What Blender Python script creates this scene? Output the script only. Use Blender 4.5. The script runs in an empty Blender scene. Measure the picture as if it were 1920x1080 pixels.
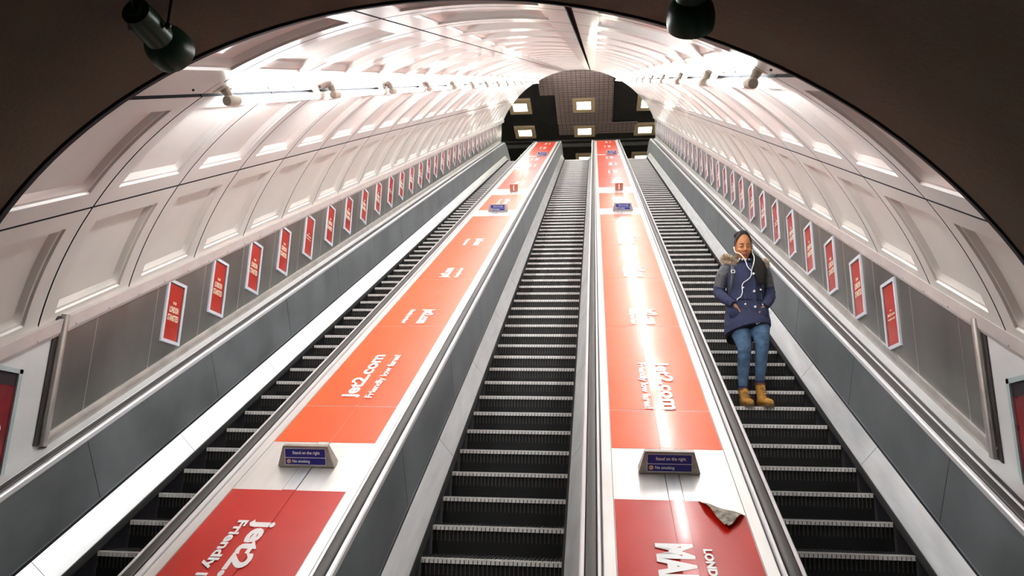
import bpy, math, random
from math import sin, cos, pi, radians, sqrt, atan2
from mathutils import Vector, Matrix, Euler
random.seed(7)
sc = bpy.context.scene
COL = sc.collection

# ------------------------------------------------------------------ camera, light, exposure
CAMZ = 1.62
F_PX = 1402.27
YAW, PITCH, ROLL = radians(6.497), radians(14.445), radians(1.399)
Fv = Vector((-sin(YAW)*cos(PITCH), cos(YAW)*cos(PITCH), sin(PITCH)))
R0 = Vector((cos(YAW), sin(YAW), 0)); U0 = R0.cross(Fv)
Rv = cos(ROLL)*R0 + sin(ROLL)*U0; Uv = -sin(ROLL)*R0 + cos(ROLL)*U0
cam_d = bpy.data.cameras.new('camera'); cam = bpy.data.objects.new('camera', cam_d); COL.objects.link(cam)
cam_d.sensor_width = 36.0; cam_d.lens = F_PX/1920*36.0; cam_d.clip_start = .02; cam_d.clip_end = 200
m3 = Matrix((Rv, Uv, -Fv)).transposed()
cam.matrix_world = Matrix.Translation((0, 0, CAMZ)) @ m3.to_4x4()
sc.camera = cam
w = bpy.data.worlds.new('world'); sc.world = w; w.use_nodes = True
w.node_tree.nodes['Background'].inputs[0].default_value = (1, .97, .93, 1)
w.node_tree.nodes['Background'].inputs[1].default_value = .05
sc.view_settings.view_transform = 'Standard'; sc.view_settings.look = 'None'
sc.view_settings.exposure = 1.3; sc.view_settings.gamma = 1.0
sc.view_settings.use_curve_mapping = False
TUBE = 34.0        # emission of the tunnel tube lights
SPOTW = 150.0     # the two green spotlights
AIMX = -.5
HALL = 9.0         # emission of the square hall lights

# ------------------------------------------------------------------ materials
def mat(name, col, rough=.5, metal=0., var=0., vscale=8., bump=0., bscale=60., coat=0., stretch=None, emit=None, estr=0., spec=None, aniso=0., crough=.08):
    m = bpy.data.materials.new(name); m.use_nodes = True
    nt = m.node_tree; b = nt.nodes['Principled BSDF']
    b.inputs['Base Color'].default_value = (*col, 1); b.inputs['Roughness'].default_value = rough
    b.inputs['Metallic'].default_value = metal
    if coat: b.inputs['Coat Weight'].default_value = coat; b.inputs['Coat Roughness'].default_value = crough
    if spec is not None: b.inputs['Specular IOR Level'].default_value = spec
    if aniso: b.inputs['Anisotropic'].default_value = aniso
    if emit: b.inputs['Emission Color'].default_value = (*emit, 1); b.inputs['Emission Strength'].default_value = estr
    tc = nt.nodes.new('ShaderNodeTexCoord'); mp = nt.nodes.new('ShaderNodeMapping')
    nt.links.new(tc.outputs['Object'], mp.inputs[0])
    if stretch: mp.inputs['Scale'].default_value = stretch
    if var:
        n = nt.nodes.new('ShaderNodeTexNoise'); n.inputs['Scale'].default_value = vscale; n.inputs['Detail'].default_value = 6
        nt.links.new(mp.outputs[0], n.inputs['Vector'])
        mr = nt.nodes.new('ShaderNodeMapRange'); mr.inputs[1].default_value = .3; mr.inputs[2].default_value = .7
        mr.inputs[3].default_value = 1-var; mr.inputs[4].default_value = 1+var*.6
        nt.links.new(n.outputs['Fac'], mr.inputs[0])
        mx = nt.nodes.new('ShaderNodeVectorMath'); mx.operation = 'SCALE'; mx.inputs[0].default_value = col
        nt.links.new(mr.outputs[0], mx.inputs['Scale']); nt.links.new(mx.outputs[0], b.inputs['Base Color'])
        r2 = nt.nodes.new('ShaderNodeMapRange'); r2.inputs[1].default_value = .3; r2.inputs[2].default_value = .7
        r2.inputs[3].default_value = max(.03, rough*(1-var*.5)); r2.inputs[4].default_value = rough*(1+var*.5)
        nt.links.new(n.outputs['Fac'], r2.inputs[0]); nt.links.new(r2.outputs[0], b.inputs['Roughness'])
    if bump:
        n = nt.nodes.new('ShaderNodeTexNoise'); n.inputs['Scale'].default_value = bscale; n.inputs['Detail'].default_value = 3
        nt.links.new(mp.outputs[0], n.inputs['Vector'])
        bp = nt.nodes.new('ShaderNodeBump'); bp.inputs['Strength'].default_value = bump; bp.inputs['Distance'].default_value = .01
        nt.links.new(n.outputs['Fac'], bp.inputs['Height']); nt.links.new(bp.outputs[0], b.inputs['Normal'])
    return m
M = dict(
 lining=mat('cream_gloss_paint', (.74,.70,.665), .30, 0, .05, 2.5, .12, 6, coat=.25),
 liningcream=mat('cream_lower_paint', (.72,.69,.64), .36, 0, .05, 2.5, .12, 6, coat=.15),
 gap=mat('black_joint', (.008,.008,.012), .8),
 vault=mat('sooty_brown_render', (.090,.070,.045), .75, 0, .25, 3, .3, 40),
 clad=mat('dark_bronze_cladding', (.22,.212,.20), .36, .75, .25, 2.2, .05, 9, stretch=(1,1,.5)),
 seam=mat('bright_joint_strip', (.62,.6,.56), .3, .9),
 rail=mat('worn_steel_trim', (.50,.47,.44), .38, .8, .18, 6),
 ledge=mat('painted_ledge', (.56,.50,.48), .38, .15, .1, 5),
 whitewall=mat('offwhite_wall_panel', (.62,.62,.62), .5, 0, .06, 3),
 alu=mat('brushed_aluminium', (.78,.79,.80), .33, .75, .12, 4, .03, 200, stretch=(6,.5,.5)),
 alud=mat('deck_aluminium', (.80,.79,.77), .34, .55, .08, 3, stretch=(5,.5,.5)),
 panel=mat('dark_satin_steel', (.23,.25,.265), .42, .55, .28, 1.6, .04, 60),
 trim=mat('polished_trim', (.84,.84,.86), .30, .45),
 dark=mat('dark_gap_paint', (.02,.018,.024), .4),
 hand=mat('rubber_handrail', (.050,.045,.042), .5, 0, .1, 20),
 brush=mat('black_brush', (.012,.012,.012), .9, 0, 0, 8, .8, 400),
 riser=mat('black_cleated_riser', (.009,.009,.009), .6, .1, .4, 30),
 rib=mat('dusty_riser_ribs', (.085,.075,.065), .6, .1, .4, 60),
 tread=mat('worn_tread', (.07,.07,.07), .45, .6, .3, 30),
 nose=mat('worn_aluminium_nosing', (.95,.93,.90), .42, .1, .15, 60),
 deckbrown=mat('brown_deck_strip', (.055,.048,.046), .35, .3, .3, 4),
 vinylr=mat('crimson_red_vinyl', (.56,.016,.008), .34, 0, .10, 3, .22, 5, coat=.33, crough=.11, spec=.3),
 vinylo=mat('orange_red_vinyl', (.82,.095,.004), .34, 0, .12, 2.5, .26, 4, coat=.33, crough=.12, spec=.3),
 vinylf=mat('scarlet_vinyl', (.74,.048,.006), .34, 0, .12, 2.5, .24, 4, coat=.33, crough=.11, spec=.3),
 vinylback=mat('dirty_vinyl_backing', (.36,.32,.26), .7, 0, .7, 30),
 white=mat('white_lettering', (.86,.86,.86), .3),
 cream=mat('cream_lettering', (.85,.72,.52), .4),
 pframe=mat('pale_poster_frame', (.66,.68,.74), .4, .1),
 pred=mat('red_poster', (.46,.026,.013), .25, 0, .14, 8, coat=.25),
 maroon=mat('maroon_advert', (.20,.012,.018), .3, 0, .4, 6, coat=.3),
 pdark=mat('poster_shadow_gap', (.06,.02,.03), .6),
 navy=mat('navy_plaque', (.016,.020,.22), .3),
 bronze=mat('bronze_sign_body', (.36,.31,.27), .45, .3, .2, 20),
 copper=mat('copper_box', (.42,.16,.11), .35, .7, .1, 20),
 lamp=mat('dark_green_enamel', (.009,.036,.016), .32, 0, .1, 10, spec=.3),
 black=mat('black_metal', (.01,.01,.01), .4),
 lampcap=mat('cream_fitting', (.60,.53,.44), .45),
 tube=mat('lit_tube', (.9,.9,.9), .5, emit=(.93,.985,1), estr=TUBE),
 hallglow=mat('lit_diffuser', (.9,.9,.8), .5, emit=(1,.98,.78), estr=HALL),
 tan=mat('tan_light_surround', (.85,.64,.38), .5),
 hallceil=mat('black_hall_ceiling', (.035,.031,.028), .8, 0, .7, 2),
 mesh=mat('brown_slat_panel', (.42,.31,.28), .5),
 hallwall=mat('dark_hall_wall', (.03,.025,.022), .7),
 floor=mat('grey_terrazzo', (.30,.29,.28), .45, 0, .2, 30),
 skin=mat('brown_skin', (.47,.195,.075), .42, 0, .08, 12, .05, 300),
 lip=mat('lip_skin', (.24,.055,.038), .38),
 brow=mat('black_brow', (.015,.01,.008), .7),
 hair=mat('black_hair', (.005,.004,.004), .65, 0, .3, 40, .5, 160, stretch=(1,1,.12), spec=.25),
 band=mat('grey_headband', (.07,.07,.085), .5),
 navyj=mat('navy_jacket_cloth', (.024,.031,.085), .85, 0, .25, 60, .7, 90),
 greyq=mat('grey_quilted_sleeve', (.075,.08,.09), .6, 0, .6, 45, .8, 45),
 lining2=mat('black_jacket_lining', (.008,.008,.012), .9),
 fur=mat('beige_fur', (.66,.55,.41), .8, 0, .40, 14),
 furd=mat('brown_fur_roots', (.13,.09,.06), .9),
 denim=mat('blue_denim', (.095,.185,.32), .8, 0, .45, 14, .4, 220),
 denimd=mat('dark_denim_cuff', (.02,.03,.11), .8),
 boot=mat('wheat_nubuck', (.62,.30,.045), .55, 0, .2, 20, .2, 120),
 sole=mat('brown_boot_sole', (.16,.085,.03), .6),
 collar=mat('brown_boot_collar', (.14,.05,.035), .7),
 button=mat('white_button', (.85,.85,.85), .25),
 cable=mat('white_cable', (.85,.84,.84), .4),
 strap=mat('grey_strap', (.06,.07,.08), .6),
)

# ------------------------------------------------------------------ mesh helpers
class MB:
    def __init__(s): s.v=[]; s.f=[]; s.m=[]
    def add(s, vs, fs, mi=0):
        o=len(s.v); s.v+= [tuple(v) for v in vs]; s.f+=[tuple(i+o for i in f) for f in fs]; s.m+=[mi]*len(fs); return s
    def box(s, a, b, mi=0, T=None):
        x0,y0,z0=a; x1,y1,z1=b
        vs=[(x0,y0,z0),(x1,y0,z0),(x1,y1,z0),(x0,y1,z0),(x0,y0,z1),(x1,y0,z1),(x1,y1,z1),(x0,y1,z1)]
        if T: vs=[T(*v) for v in vs]
        return s.add(vs,[(0,3,2,1),(4,5,6,7),(0,1,5,4),(1,2,6,5),(2,3,7,6),(3,0,4,7)],mi)
    def rings(s, rs, mi=0, closed=True, caps=True):
        k=len(rs[0]); vs=[v for r in rs for v in r]; fs=[]
        for i in range(len(rs)-1):
            for j in range(k if closed else k-1):
                a=i*k+j; b=i*k+(j+1)%k; fs.append((a,b,b+k,a+k))
        if caps and closed: fs.append(tuple(range(k-1,-1,-1))); fs.append(tuple(range((len(rs)-1)*k,len(rs)*k)))
        return s.add(vs,fs,mi)
    def tube(s, pts, r, seg=10, mi=0, side=None):
        pts=[Vector(p) for p in pts]; rs=[]
        if not isinstance(r,(list,tuple)): r=[r]*len(pts)
        n=len(pts); prev=None
        for i,p in enumerate(pts):
            d=(pts[min(i+1,n-1)]-pts[max(i-1,0)]).normalized()
            if side is not None: a=Vector(side)-d*Vector(side).dot(d)
            elif prev is not None: a=prev-d*prev.dot(d)
            else: a=Vector((0,0,1)).cross(d) if abs(d.z)<.9 else Vector((1,0,0)).cross(d)
            a.normalize(); prev=a; b=d.cross(a)
            ra,rb=(r[i] if isinstance(r[i],(list,tuple)) else (r[i],r[i]))
            rs.append([p+a*ra*cos(2*pi*j/seg)+b*rb*sin(2*pi*j/seg) for j in range(seg)])
        return s.rings(rs,mi)
    def ell(s, c, r, mi=0, seg=16, rg=10, rot=None):
        c=Vector(c); vs=[];fs=[]
        for i in range(rg+1):
            t=pi*i/rg
            for j in range(seg):
                a=2*pi*j/seg; v=Vector((r[0]*sin(t)*cos(a),r[1]*sin(t)*sin(a),r[2]*cos(t)))
                if rot: v=rot@v
                vs.append(c+v)
        for i in range(rg):
            for j in range(seg):
                fs.append((i*seg+j,(i+1)*seg+j,(i+1)*seg+(j+1)%seg,i*seg+(j+1)%seg))
        return s.add(vs,fs,mi)
ROOTM = {}
def mesh_from(name, mb, mats, smooth=35, inv=None):
    me=bpy.data.meshes.new(name); vs=mb.v
    if inv is not None: vs=[tuple(inv@Vector(v)) for v in vs]
    me.from_pydata(vs,[],mb.f)
    for k in mats: me.materials.append(M[k] if isinstance(k,str) else k)
    me.polygons.foreach_set('material_index', mb.m)
    me.validate(); me.update()
    if smooth:
        me.polygons.foreach_set('use_smooth',[True]*len(me.polygons)); me.set_sharp_from_angle(angle=radians(smooth))
    return me
def build(name, mb, mats, parent=None, world=True, smooth=35):
    """one mesh object; vertices are world coordinates unless world=False (parent's local)"""
    if isinstance(mats,str): mats=[mats]
    inv=None
    if parent is not None and world: inv=ROOTM[parent.name].inverted()
    me=mesh_from(name, mb, mats, smooth, inv)
    o=bpy.data.objects.new(name, me); COL.objects.link(o)
    if parent is not None: o.parent=parent; ROOTM[o.name]=ROOTM[parent.name]
    else: ROOTM[o.name]=Matrix.Identity(4)
    return o
def root(name, loc=(0,0,0), rx=0, rz=0, label=None, cat=None, group=None):
    o=bpy.data.objects.new(name,None); COL.objects.link(o); o.empty_display_size=.1
    o.location=loc; o.rotation_euler=(rx,0,rz)
    ROOTM[o.name]=Matrix.Translation(loc)@Euler((rx,0,rz)).to_matrix().to_4x4()
    return tag(o,label,cat,group)
def tag(o,label=None,cat=None,group=None,kind=None):
    if label: o['label']=label
    if cat: o['category']=cat
    if group: o['group']=group
    if kind: o['kind']=kind
    return o
def struct(name, mb, mats, smooth=35, label=None):
    o=build(name,mb,mats,None,True,smooth); o['kind']='structure'
    if label: o['label']=label
    return o
def copy_tree(o, loc=None, parent=None, label=None):
    c=o.copy(); COL.objects.link(c)
    if parent is not None: c.parent=parent
    if loc is not None: c.location=loc
    ROOTM[c.name]=Matrix.Translation(c.location)@c.rotation_euler.to_matrix().to_4x4()
    if label: c['label']=label
    for ch in list(o.children): copy_tree(ch,None,c)
    return c
_txt={}
def text_mesh(s, size, bold=0., wide=1., mat_='white', ext=.0006):
    key=(s,size,bold,wide,mat_)
    if key in _txt: return _txt[key]
    cu=bpy.data.curves.new('lettering','FONT'); cu.body=s; cu.size=size; cu.offset=bold*size; cu.extrude=ext
    cu.align_x='CENTER'; cu.align_y='CENTER'; cu.resolution_u=3
    to=bpy.data.objects.new('tmp',cu); COL.objects.link(to)
    bpy.context.view_layer.update()
    me=bpy.data.meshes.new_from_object(to.evaluated_get(bpy.context.evaluated_depsgraph_get()))
    bpy.data.objects.remove(to)
    xs=[v.co.x for v in me.vertices]; ys=[v.co.y for v in me.vertices]
    cx=(min(xs)+max(xs))/2; cy=(min(ys)+max(ys))/2
    for v in me.vertices: v.co.x=(v.co.x-cx)*wide; v.co.y-=cy
    me.materials.clear(); me.materials.append(M[mat_]); me['w']=(max(xs)-min(xs))*wide; me['h']=max(ys)-min(ys)
    _txt[key]=me; return me
def text_fit(s, w, h, bold=0., mat_='white'):
    """text whose outline box is w by h"""
    me=text_mesh(s,1.0,bold,1.,mat_).copy(); a=w/me['w']; b=h/me['h']
    for v in me.vertices: v.co.x*=a; v.co.y*=b; v.co.z=.0012 if v.co.z>0 else 0
    return me
def letter(parent, me, mtx):
    """lettering child; mtx is in the parent's local frame"""
    o=bpy.data.objects.new('lettering',me); COL.objects.link(o); o.parent=parent; o.matrix_basis=mtx; return o
ORD=['first','second','third','fourth','fifth','sixth','seventh','eighth','ninth','tenth','eleventh','twelfth','thirteenth','fourteenth','fifteenth','sixteenth','seventeenth','eighteenth','nineteenth','twentieth','twenty-first','twenty-second','twenty-third','twenty-fourth','twenty-fifth','twenty-sixth','twenty-seventh','twenty-eighth','twenty-ninth','thirtieth','thirty-first','thirty-second']

# ------------------------------------------------------------------ slope geometry
SL=radians(30); N0=-3.238                       # N0: plane of the step nosings
SB, ST = 2.77, 31.90; RB, RT = 1.6, 2.0
def S3(x,s,n):                                  # straight slope frame -> world
    return Vector((x, s*cos(SL)-n*sin(SL), s*sin(SL)+n*cos(SL)+CAMZ))
def P(x,s,n):                                   # the same, levelling out at top and foot
    if s>ST:
        t=s-ST; th=min(t/RT,SL); ex=max(0,t-RT*SL)
        o=S3(x,ST,N0); c=o+Vector((0,sin(SL),-cos(SL)))*RT; a=SL-th
        q=c+Vector((0,-sin(a),cos(a)))*(RT+n-N0); return q+Vector((0,ex,0))
    if s<SB:
        t=SB-s; th=min(t/RB,SL); ex=max(0,t-RB*SL)
        o=S3(x,SB,N0); c=o+Vector((0,-sin(SL),cos(SL)))*RB; a=SL-th
        q=c+Vector((0,sin(a),-cos(a)))*(RB-(n-N0)); return q-Vector((0,ex,0))
    return S3(x,s,n)
TOPLEN=ST+RT*SL+1.1
SLIST=[1.0,SB-RB*SL]+[SB-RB*SL*k/6 for k in (5,4,3,2,1)]+[SB]+[ST]+[ST+RT*SL*k/6 for k in range(1,7)]+[TOPLEN]
def sweep(mb, prof, x0, sg, mi=0, slist=None, closed=True):
    sl=slist or SLIST
    rs=[[P(x0+sg*e,s,N0+m) for e,m in (prof if sg>0 else prof[::-1])] for s in sl]
    mb.rings(rs,mi,closed,True)
CX, CN, RR = -.73, -3.25, 3.70                  # tunnel axis and radius
def A(a,s,r):                                   # angle in degrees from the crown, + is right
    t=radians(a); return S3(CX+r*sin(t),s,CN+r*cos(t))
XR, XL = 2.62, -4.05                            # side walls
S_END=34.3

# ------------------------------------------------------------------ tunnel lining: coffered panels ring by ring
def depth(d):
    for (a,b),(c,e) in zip([(0,0),(.150,0),(.158,.016),(.180,.016),(.215,.05)],[(.150,0),(.158,.016),(.180,.016),(.215,.05),(9,.05)]):
        if d<=c: return b+(e-b)*(d-a)/(c-a)
    return .05
def coffer(mb, s0, s1, a0, a1, mi=0):
    g=.009; ar=(g/RR)*57.3; wl=(.022/RR)*57.3 if abs(a0-9.1)<.2 else ar; wr=(.022/RR)*57.3 if abs(a1-9.1)<.2 else ar
    sA,sB=s0+g,s1-g; aA,aB=a0+wl,a1-wr; L=(aB-aA)/57.3*RR
    brk=[0,.150,.158,.180,.215]
    ss=sorted(set([round(sA+b,5) for b in brk]+[round(sB-b,5) for b in brk]))
    la=[b for b in brk]+[L-b for b in brk]; nmid=max(3,int(L/.10)); la+= [.215+(L-.43)*i/nmid for i in range(1,nmid)]
    la=sorted(set(round(x,5) for x in la))
    vs=[];k=len(la)
    for s in ss:
        for l in la:
            d=depth(min(s-sA,sB-s,l,L-l)); vs.append(A(aA+l/RR*57.3,s,RR+d))
    fs=[]
    for i in range(len(ss)-1):
        for j in range(k-1):
            a=i*k+j; fs.append((a,a+1,a+k+1,a+k))
    o=len(mb.v); mb.add(vs,fs,mi)
    # returns into the joints
    n=len(ss); ring=[j for j in range(k)]+[i*k+k-1 for i in range(1,n)]+[(n-1)*k+j for j in range(k-2,-1,-1)]+[i*k for i in range(n-2,0,-1)]
    cs=[]
    for idx in ring:
        i,j=divmod(idx,k); cs.append(A(aA+la[j]/RR*57.3,ss[i],RR+.05))
    base=len(mb.v); mb.v+=[tuple(c) for c in cs]; q=len(ring)
    for t in range(q):
        mb.f.append((o+ring[t],o+ring[(t+1)%q],base+(t+1)%q,base+t)); mb.m.append(1)
RING0, RP = 4.80, 1.115
rings=[3.66]+[RING0+RP*k for k in range(0,27)]
rings=[r for r in rings if r<S_END-.3]+[S_END]
up=MB(); lo=MB()
for s0,s1 in zip(rings[:-1],rings[1:]):
    for a0,a1 in ((-26.6,-8.9),(-8.9,9.1),(9.1,26.6)): coffer(up,s0,s1,a0,a1)
    for a0,a1 in ((-47.2,-29.2),(29.2,48.0)): coffer(up,s0,s1,a0,a1)
    for a0,a1 in ((-65.2,-47.2),(48.0,65.2)): coffer(lo,s0,s1,a0,a1)
struct('ceiling',up,['lining','gap'],30,'cream coffered tunnel vault over the three escalators')
struct('trim_1',lo,['liningcream','gap'],30,'lowest row of cream coffered lining panels on both flanks')
# trough strips that carry the lights
tr=MB()
for sg in (-1,1):
    for s0,s1 in zip(rings[:-1],rings[1:]):
        a=[26.75+(29.05-26.75)*i/3 for i in range(4)]
        vs=[A(sg*x,s,RR+.012) for s in (s0+.004,s1-.004) for x in a]
        fs=[(j,j+1,j+5,j+4) for j in range(3)]; tr.add(vs,fs,0)
        for s in (s0+.25,s1-.25):
            c=A(sg*27.9,s,RR+.004); n=(A(sg*27.9,s,RR-1)-A(sg*27.9,s,RR)).normalized()
            tr.tube([c,c+n*.012],.008,8,1)
struct('trim_2',tr,['lining','black'],30,'plain cable cover strips between the coffers carrying the tube lights')
sh=MB()                                          # dark shell behind the joints
an=[-66+132*i/44 for i in range(45)]
sh.rings([[A(a,s,RR+.075) for a in an] for s in (3.6,S_END)],0,False,False)
struct('trim_3',sh,['gap'],30,'dark joints behind the tunnel lining')
# end ring of the tunnel
er=MB(); an2=[-66+132*i/60 for i in range(61)]
rs=[[A(a,s,r) for s,r in ((S_END,RR-.005),(S_END+.12,RR-.005),(S_END+.12,RR+.35),(S_END,RR+.35))] for a in an2]
er.rings(rs,0,True,True); struct('trim_4',er,['ledge'],30,'thin end ring of the tunnel at the upper hall')

# ------------------------------------------------------------------ dark vault of the lower concourse
vm=MB(); SV=3.74; an=[-64.5+129*i/60 for i in range(61)]
rows=[]
for d in (0,.02,.5,1.2,2.2,3.4,4.8,6.5,8.6):
    rows.append([A(a,SV,RR-.045 if d==0 else RR-.06)+Vector((0,-d,0)) for a in an])
rim=[A(a,SV+.04,RR+.10) for a in an]; rim2=[A(a,SV+.04,RR-.03) for a in an]
vm.rings([rim,rim2]+rows,0,False,False)
for b,(r0,r1) in enumerate([(0,1)]): pass
struct('ceiling.001',vm,['vault'],60,'dark brown rendered vault of the lower concourse')
jm=MB(); rs=[[A(a,s,r) for s,r in ((SV+.0,RR-.062),(SV+.05,RR-.062),(SV+.05,RR-.03),(SV+.0,RR-.03))] for a in an]
jm.rings(rs,0,True,True); struct('trim_5',jm,['gap'],30,'black joint line where the dark vault meets the tunnel')

# ------------------------------------------------------------------ side walls
def wall_side(x, sg, yp, nm):
    # yp: where the metal cladding starts (vertical edge)
    def zl(y,n): return (y*math.tan(SL))+n/cos(SL)+CAMZ
    ws=[]
    wm=MB(); th=.08*sg
    yt=4.05
    poly=[(-5,0),(yp,zl(yp,-2.75)),(yp,zl(yp,-1.60)),(yt,zl(yt,-1.60)),(yt-.25,2.35),(-5,2.35)]
    poly=[(-5,0),(5.0,0),(yp,zl(yp,-2.75)),(yp,zl(yp,-1.60)),(yt,zl(yt,-1.60)),(yt-.25,2.6),(-5,2.6)]
    wm.add([(x,y,z) for y,z in poly]+[(x+th,y,z) for y,z in poly],[tuple(range(7)),tuple(range(13,6,-1))]+[(i,(i+1)%7,(i+1)%7+7,i+7) for i in range(7)],0)
    # clad region with vertical seams
    yend=S3(0,S_END,-2).y
    ye=30.0
    wm.box((0,0,0),(1,1,1),1,T=lambda a,b,c:(x+th*a, yp+(ye-yp)*b, zl(yp+(ye-yp)*b, -2.75+1.15*c)))
    pitch={1:.757,-1:.775}[sg]; y=yp+.40
    y0s={1:5.62,-1:5.60}[sg]
    k=0
    while y0s+pitch*k<ye:
        yy=y0s+pitch*k; a,b=zl(yy,-2.46),zl(yy,-1.70)
        wm.box((min(x,x-.0015*sg),yy-.0035,a),(max(x,x-.0015*sg),yy+.0035,b),2); k+=1
    struct(nm,wm,['whitewall','clad','seam'],30,'right' if 0 else None)
    # top ledge between the cladding and the arch, with rivets; bottom rail; light plate; brown strip
    def sl(mb,pts,s0,s1,mi=0):
        mb.rings([[S3(px,s,n) for px,n in (pts if sg>0 else pts[::-1])] for s in (s0,s1)],mi)
    t=MB()
    sl(t,[(x+.02*sg,-1.735),(x-.018*sg,-1.735),(x-.022*sg,-1.725),(x-.03*sg,-1.71),(x-.035*sg,-1.625),(x+.06*sg,-1.60)],3.4,S_END)
    s=3.9
    while s<20:
        c=S3(x-.033*sg,s,-1.70); t.ell(c,(.006,.008,.008),0,8,4); s+=.42
    struct('trim_6' if sg>0 else 'trim_7',t,['ledge'],14,'sloping ledge between side cladding and tunnel lining')
    b=MB()
    sl(b,[(x+.01*sg,-2.475),(x-.03*sg,-2.475),(x-.03*sg,-2.44),(x-.016*sg,-2.40),(x+.01*sg,-2.395)],4.72 if sg>0 else 4.60,ST+.6)
    s=4.9
    while s<20:
        c=S3(x-.022*sg,s,-2.425); b.ell(c,(.006,.008,.008),0,8,4); s+=.42
    struct('trim_8' if sg>0 else 'trim_9',b,['rail'],30,'riveted steel rail along the foot of the side cladding')
    p=MB(); e0=x-sg*.105
    sl(p,[(x+.02*sg,-2.60),(e0,-2.60),(e0,-2.478),(x+.02*sg,-2.468)],2.6,ST+.6)
    struct('trim_10' if sg>0 else 'trim_11',p,['whitewall'],30,'pale plate between wall and escalator deck')
for x,sg,yp,nm in ((XR,1,5.33,'wall_right'),(XL,-1,5.20,'wall_left')): wall_side(x,sg,yp,nm)

# corner posts where the cladding starts
def post(x,sg,yp,label):
    z0=.18+CAMZ; z1=1.15+CAMZ
    r=root('corner_post',(x,yp,z0),0,0,label,'post','corner posts at the foot of the cladding')
    mb=MB(); mb.tube([(x-.02*sg,yp,z0+.07),(x-.02*sg,yp,z1)],.033,20); build('post_tube',mb,'rail',r)
    mb=MB(); mb.tube([(x-.02*sg,yp,z0-.02),(x-.02*sg,yp,z0+.07)],.031,20); build('foot_sleeve',mb,'rail',r)
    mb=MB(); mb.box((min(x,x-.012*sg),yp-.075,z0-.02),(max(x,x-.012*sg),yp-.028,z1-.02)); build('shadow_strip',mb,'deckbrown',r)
post(XR,1,5.33,'vertical brushed steel corner post at the foot of the right-hand cladding')
post(XL,-1,5.20,'vertical brushed steel corner post at the foot of the left-hand cladding')

# lower advert frames
def low_frame(x,sg,y1,z1,label):
    z1+=CAMZ; W,H=.62,.86
    r=root('framed_advert',(x,y1-W,z1-H),0,0,label,'poster')
    xi=x-.022*sg
    def pl(mb,y0,ya,za,zb,d0,d1,mi=0):
        mb.box((min(x-d0*sg,x-d1*sg),y0,za),(max(x-d0*sg,x-d1*sg),ya,zb),mi)
    mb=MB(); b=.032
    pl(mb,y1-W,y1,z1-b,z1,0,.024); pl(mb,y1-W,y1,z1-H,z1-H+b,0,.024); pl(mb,y1-W,y1-W+b,z1-H,z1,0,.024); pl(mb,y1-b,y1,z1-H,z1,0,.024)
    build('frame',mb,mat('pale_green_frame',(.40,.48,.49),.4) if 'pgf' not in M else 'pgf',r)
    mb=MB(); pl(mb,y1-W+b,y1-b,z1-H+b,z1-b,0,.010,0); pl(mb,y1-W+b,y1-b,z1-.12,z1-b,.010,.011,1); pl(mb,y1-W+b,y1-b,z1-H+b,z1-H+.10,.010,.011,1)
    if sg<0:
        mb.tube([(x+.011,y1-.13,z1-.42),(x+.012,y1-.13,z1-.42)],.035,20,2)
    build('poster',mb,['maroon','dark','white'],r)
M['pgf']=mat('pale_green_frame',(.40,.48,.49),.4)
low_frame(XL,-1,4.88,.68,'dark red framed advert on the white wall at the far left edge')
low_frame(XR,1,5.06,.70,'dark red framed advert on the white wall at the far right edge')

# ------------------------------------------------------------------ posters on the cladding
def poster_proto(kind,sg):
    x=0; W,H=.325,.615
    r=root('poster_frame',(0,0,0))
    def pl(mb,y0,y1,z0,z1,d0,d1,mi=0): mb.box((min(-d0*sg,-d1*sg),y0,z0),(max(-d0*sg,-d1*sg),y1,z1),mi)
    mb=MB(); b=.034
    # mitred frame with a raised, rounded section
    for (ya,za),(yb,zb),(yc,zc),(yd,zd) in (((-W/2,0),(W/2,0),(W/2-b,b),(-W/2+b,b)),((W/2,0),(W/2,H),(W/2-b,H-b),(W/2-b,b)),((W/2,H),(-W/2,H),(-W/2+b,H-b),(W/2-b,H-b)),((-W/2,H),(-W/2,0),(-W/2+b,b),(-W/2+b,H-b))):
        q=[(ya,za),(yb,zb),(yc,zc),(yd,zd)]
        mb.add([(0,y,z) for y,z in q]+[(-.016*sg,y*.985,H/2+(z-H/2)*.99) for y,z in q[:2]]+[(-.016*sg,y,z) for y,z in q[2:]],
               [(4,5,6,7),(0,1,5,4),(1,2,6,5),(2,3,7,6),(3,0,4,7),(3,2,1,0)],0)
    build('frame',mb,'pframe',r,False)
    mb=MB(); pl(mb,-W/2+b,W/2-b,b,H-b,0,.005,0)
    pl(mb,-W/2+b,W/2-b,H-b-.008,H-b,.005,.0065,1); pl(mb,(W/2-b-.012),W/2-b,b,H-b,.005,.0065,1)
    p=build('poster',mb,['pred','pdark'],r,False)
    lines=[('FROM',.055,.028,.395,.09),('LONDON',.155,.062,.33,.10),('STANSTED',.185,.062,.25,.10)] if kind==0 else [('from',.045,.018,.345,.05),('jet2.com',.16,.036,.305,.05),('Friendly low fares!',.16,.024,.265,.03)]
    for s,w_,h_,z,bo in lines:
        me=text_fit(s,w_,h_,bo*.25,'cream' if 1 else 'white')
        # text plane: x-> +/-y, y-> z, facing the tunnel axis
        if sg>0: mt=Matrix(((0,0,-1,-.0055),(-1,0,0,0),(0,1,0,z),(0,0,0,1)))
        else: mt=Matrix(((0,0,1,.0055),(1,0,0,0),(0,1,0,z),(0,0,0,1)))
        letter(p,me,mt)
    return r
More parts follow.
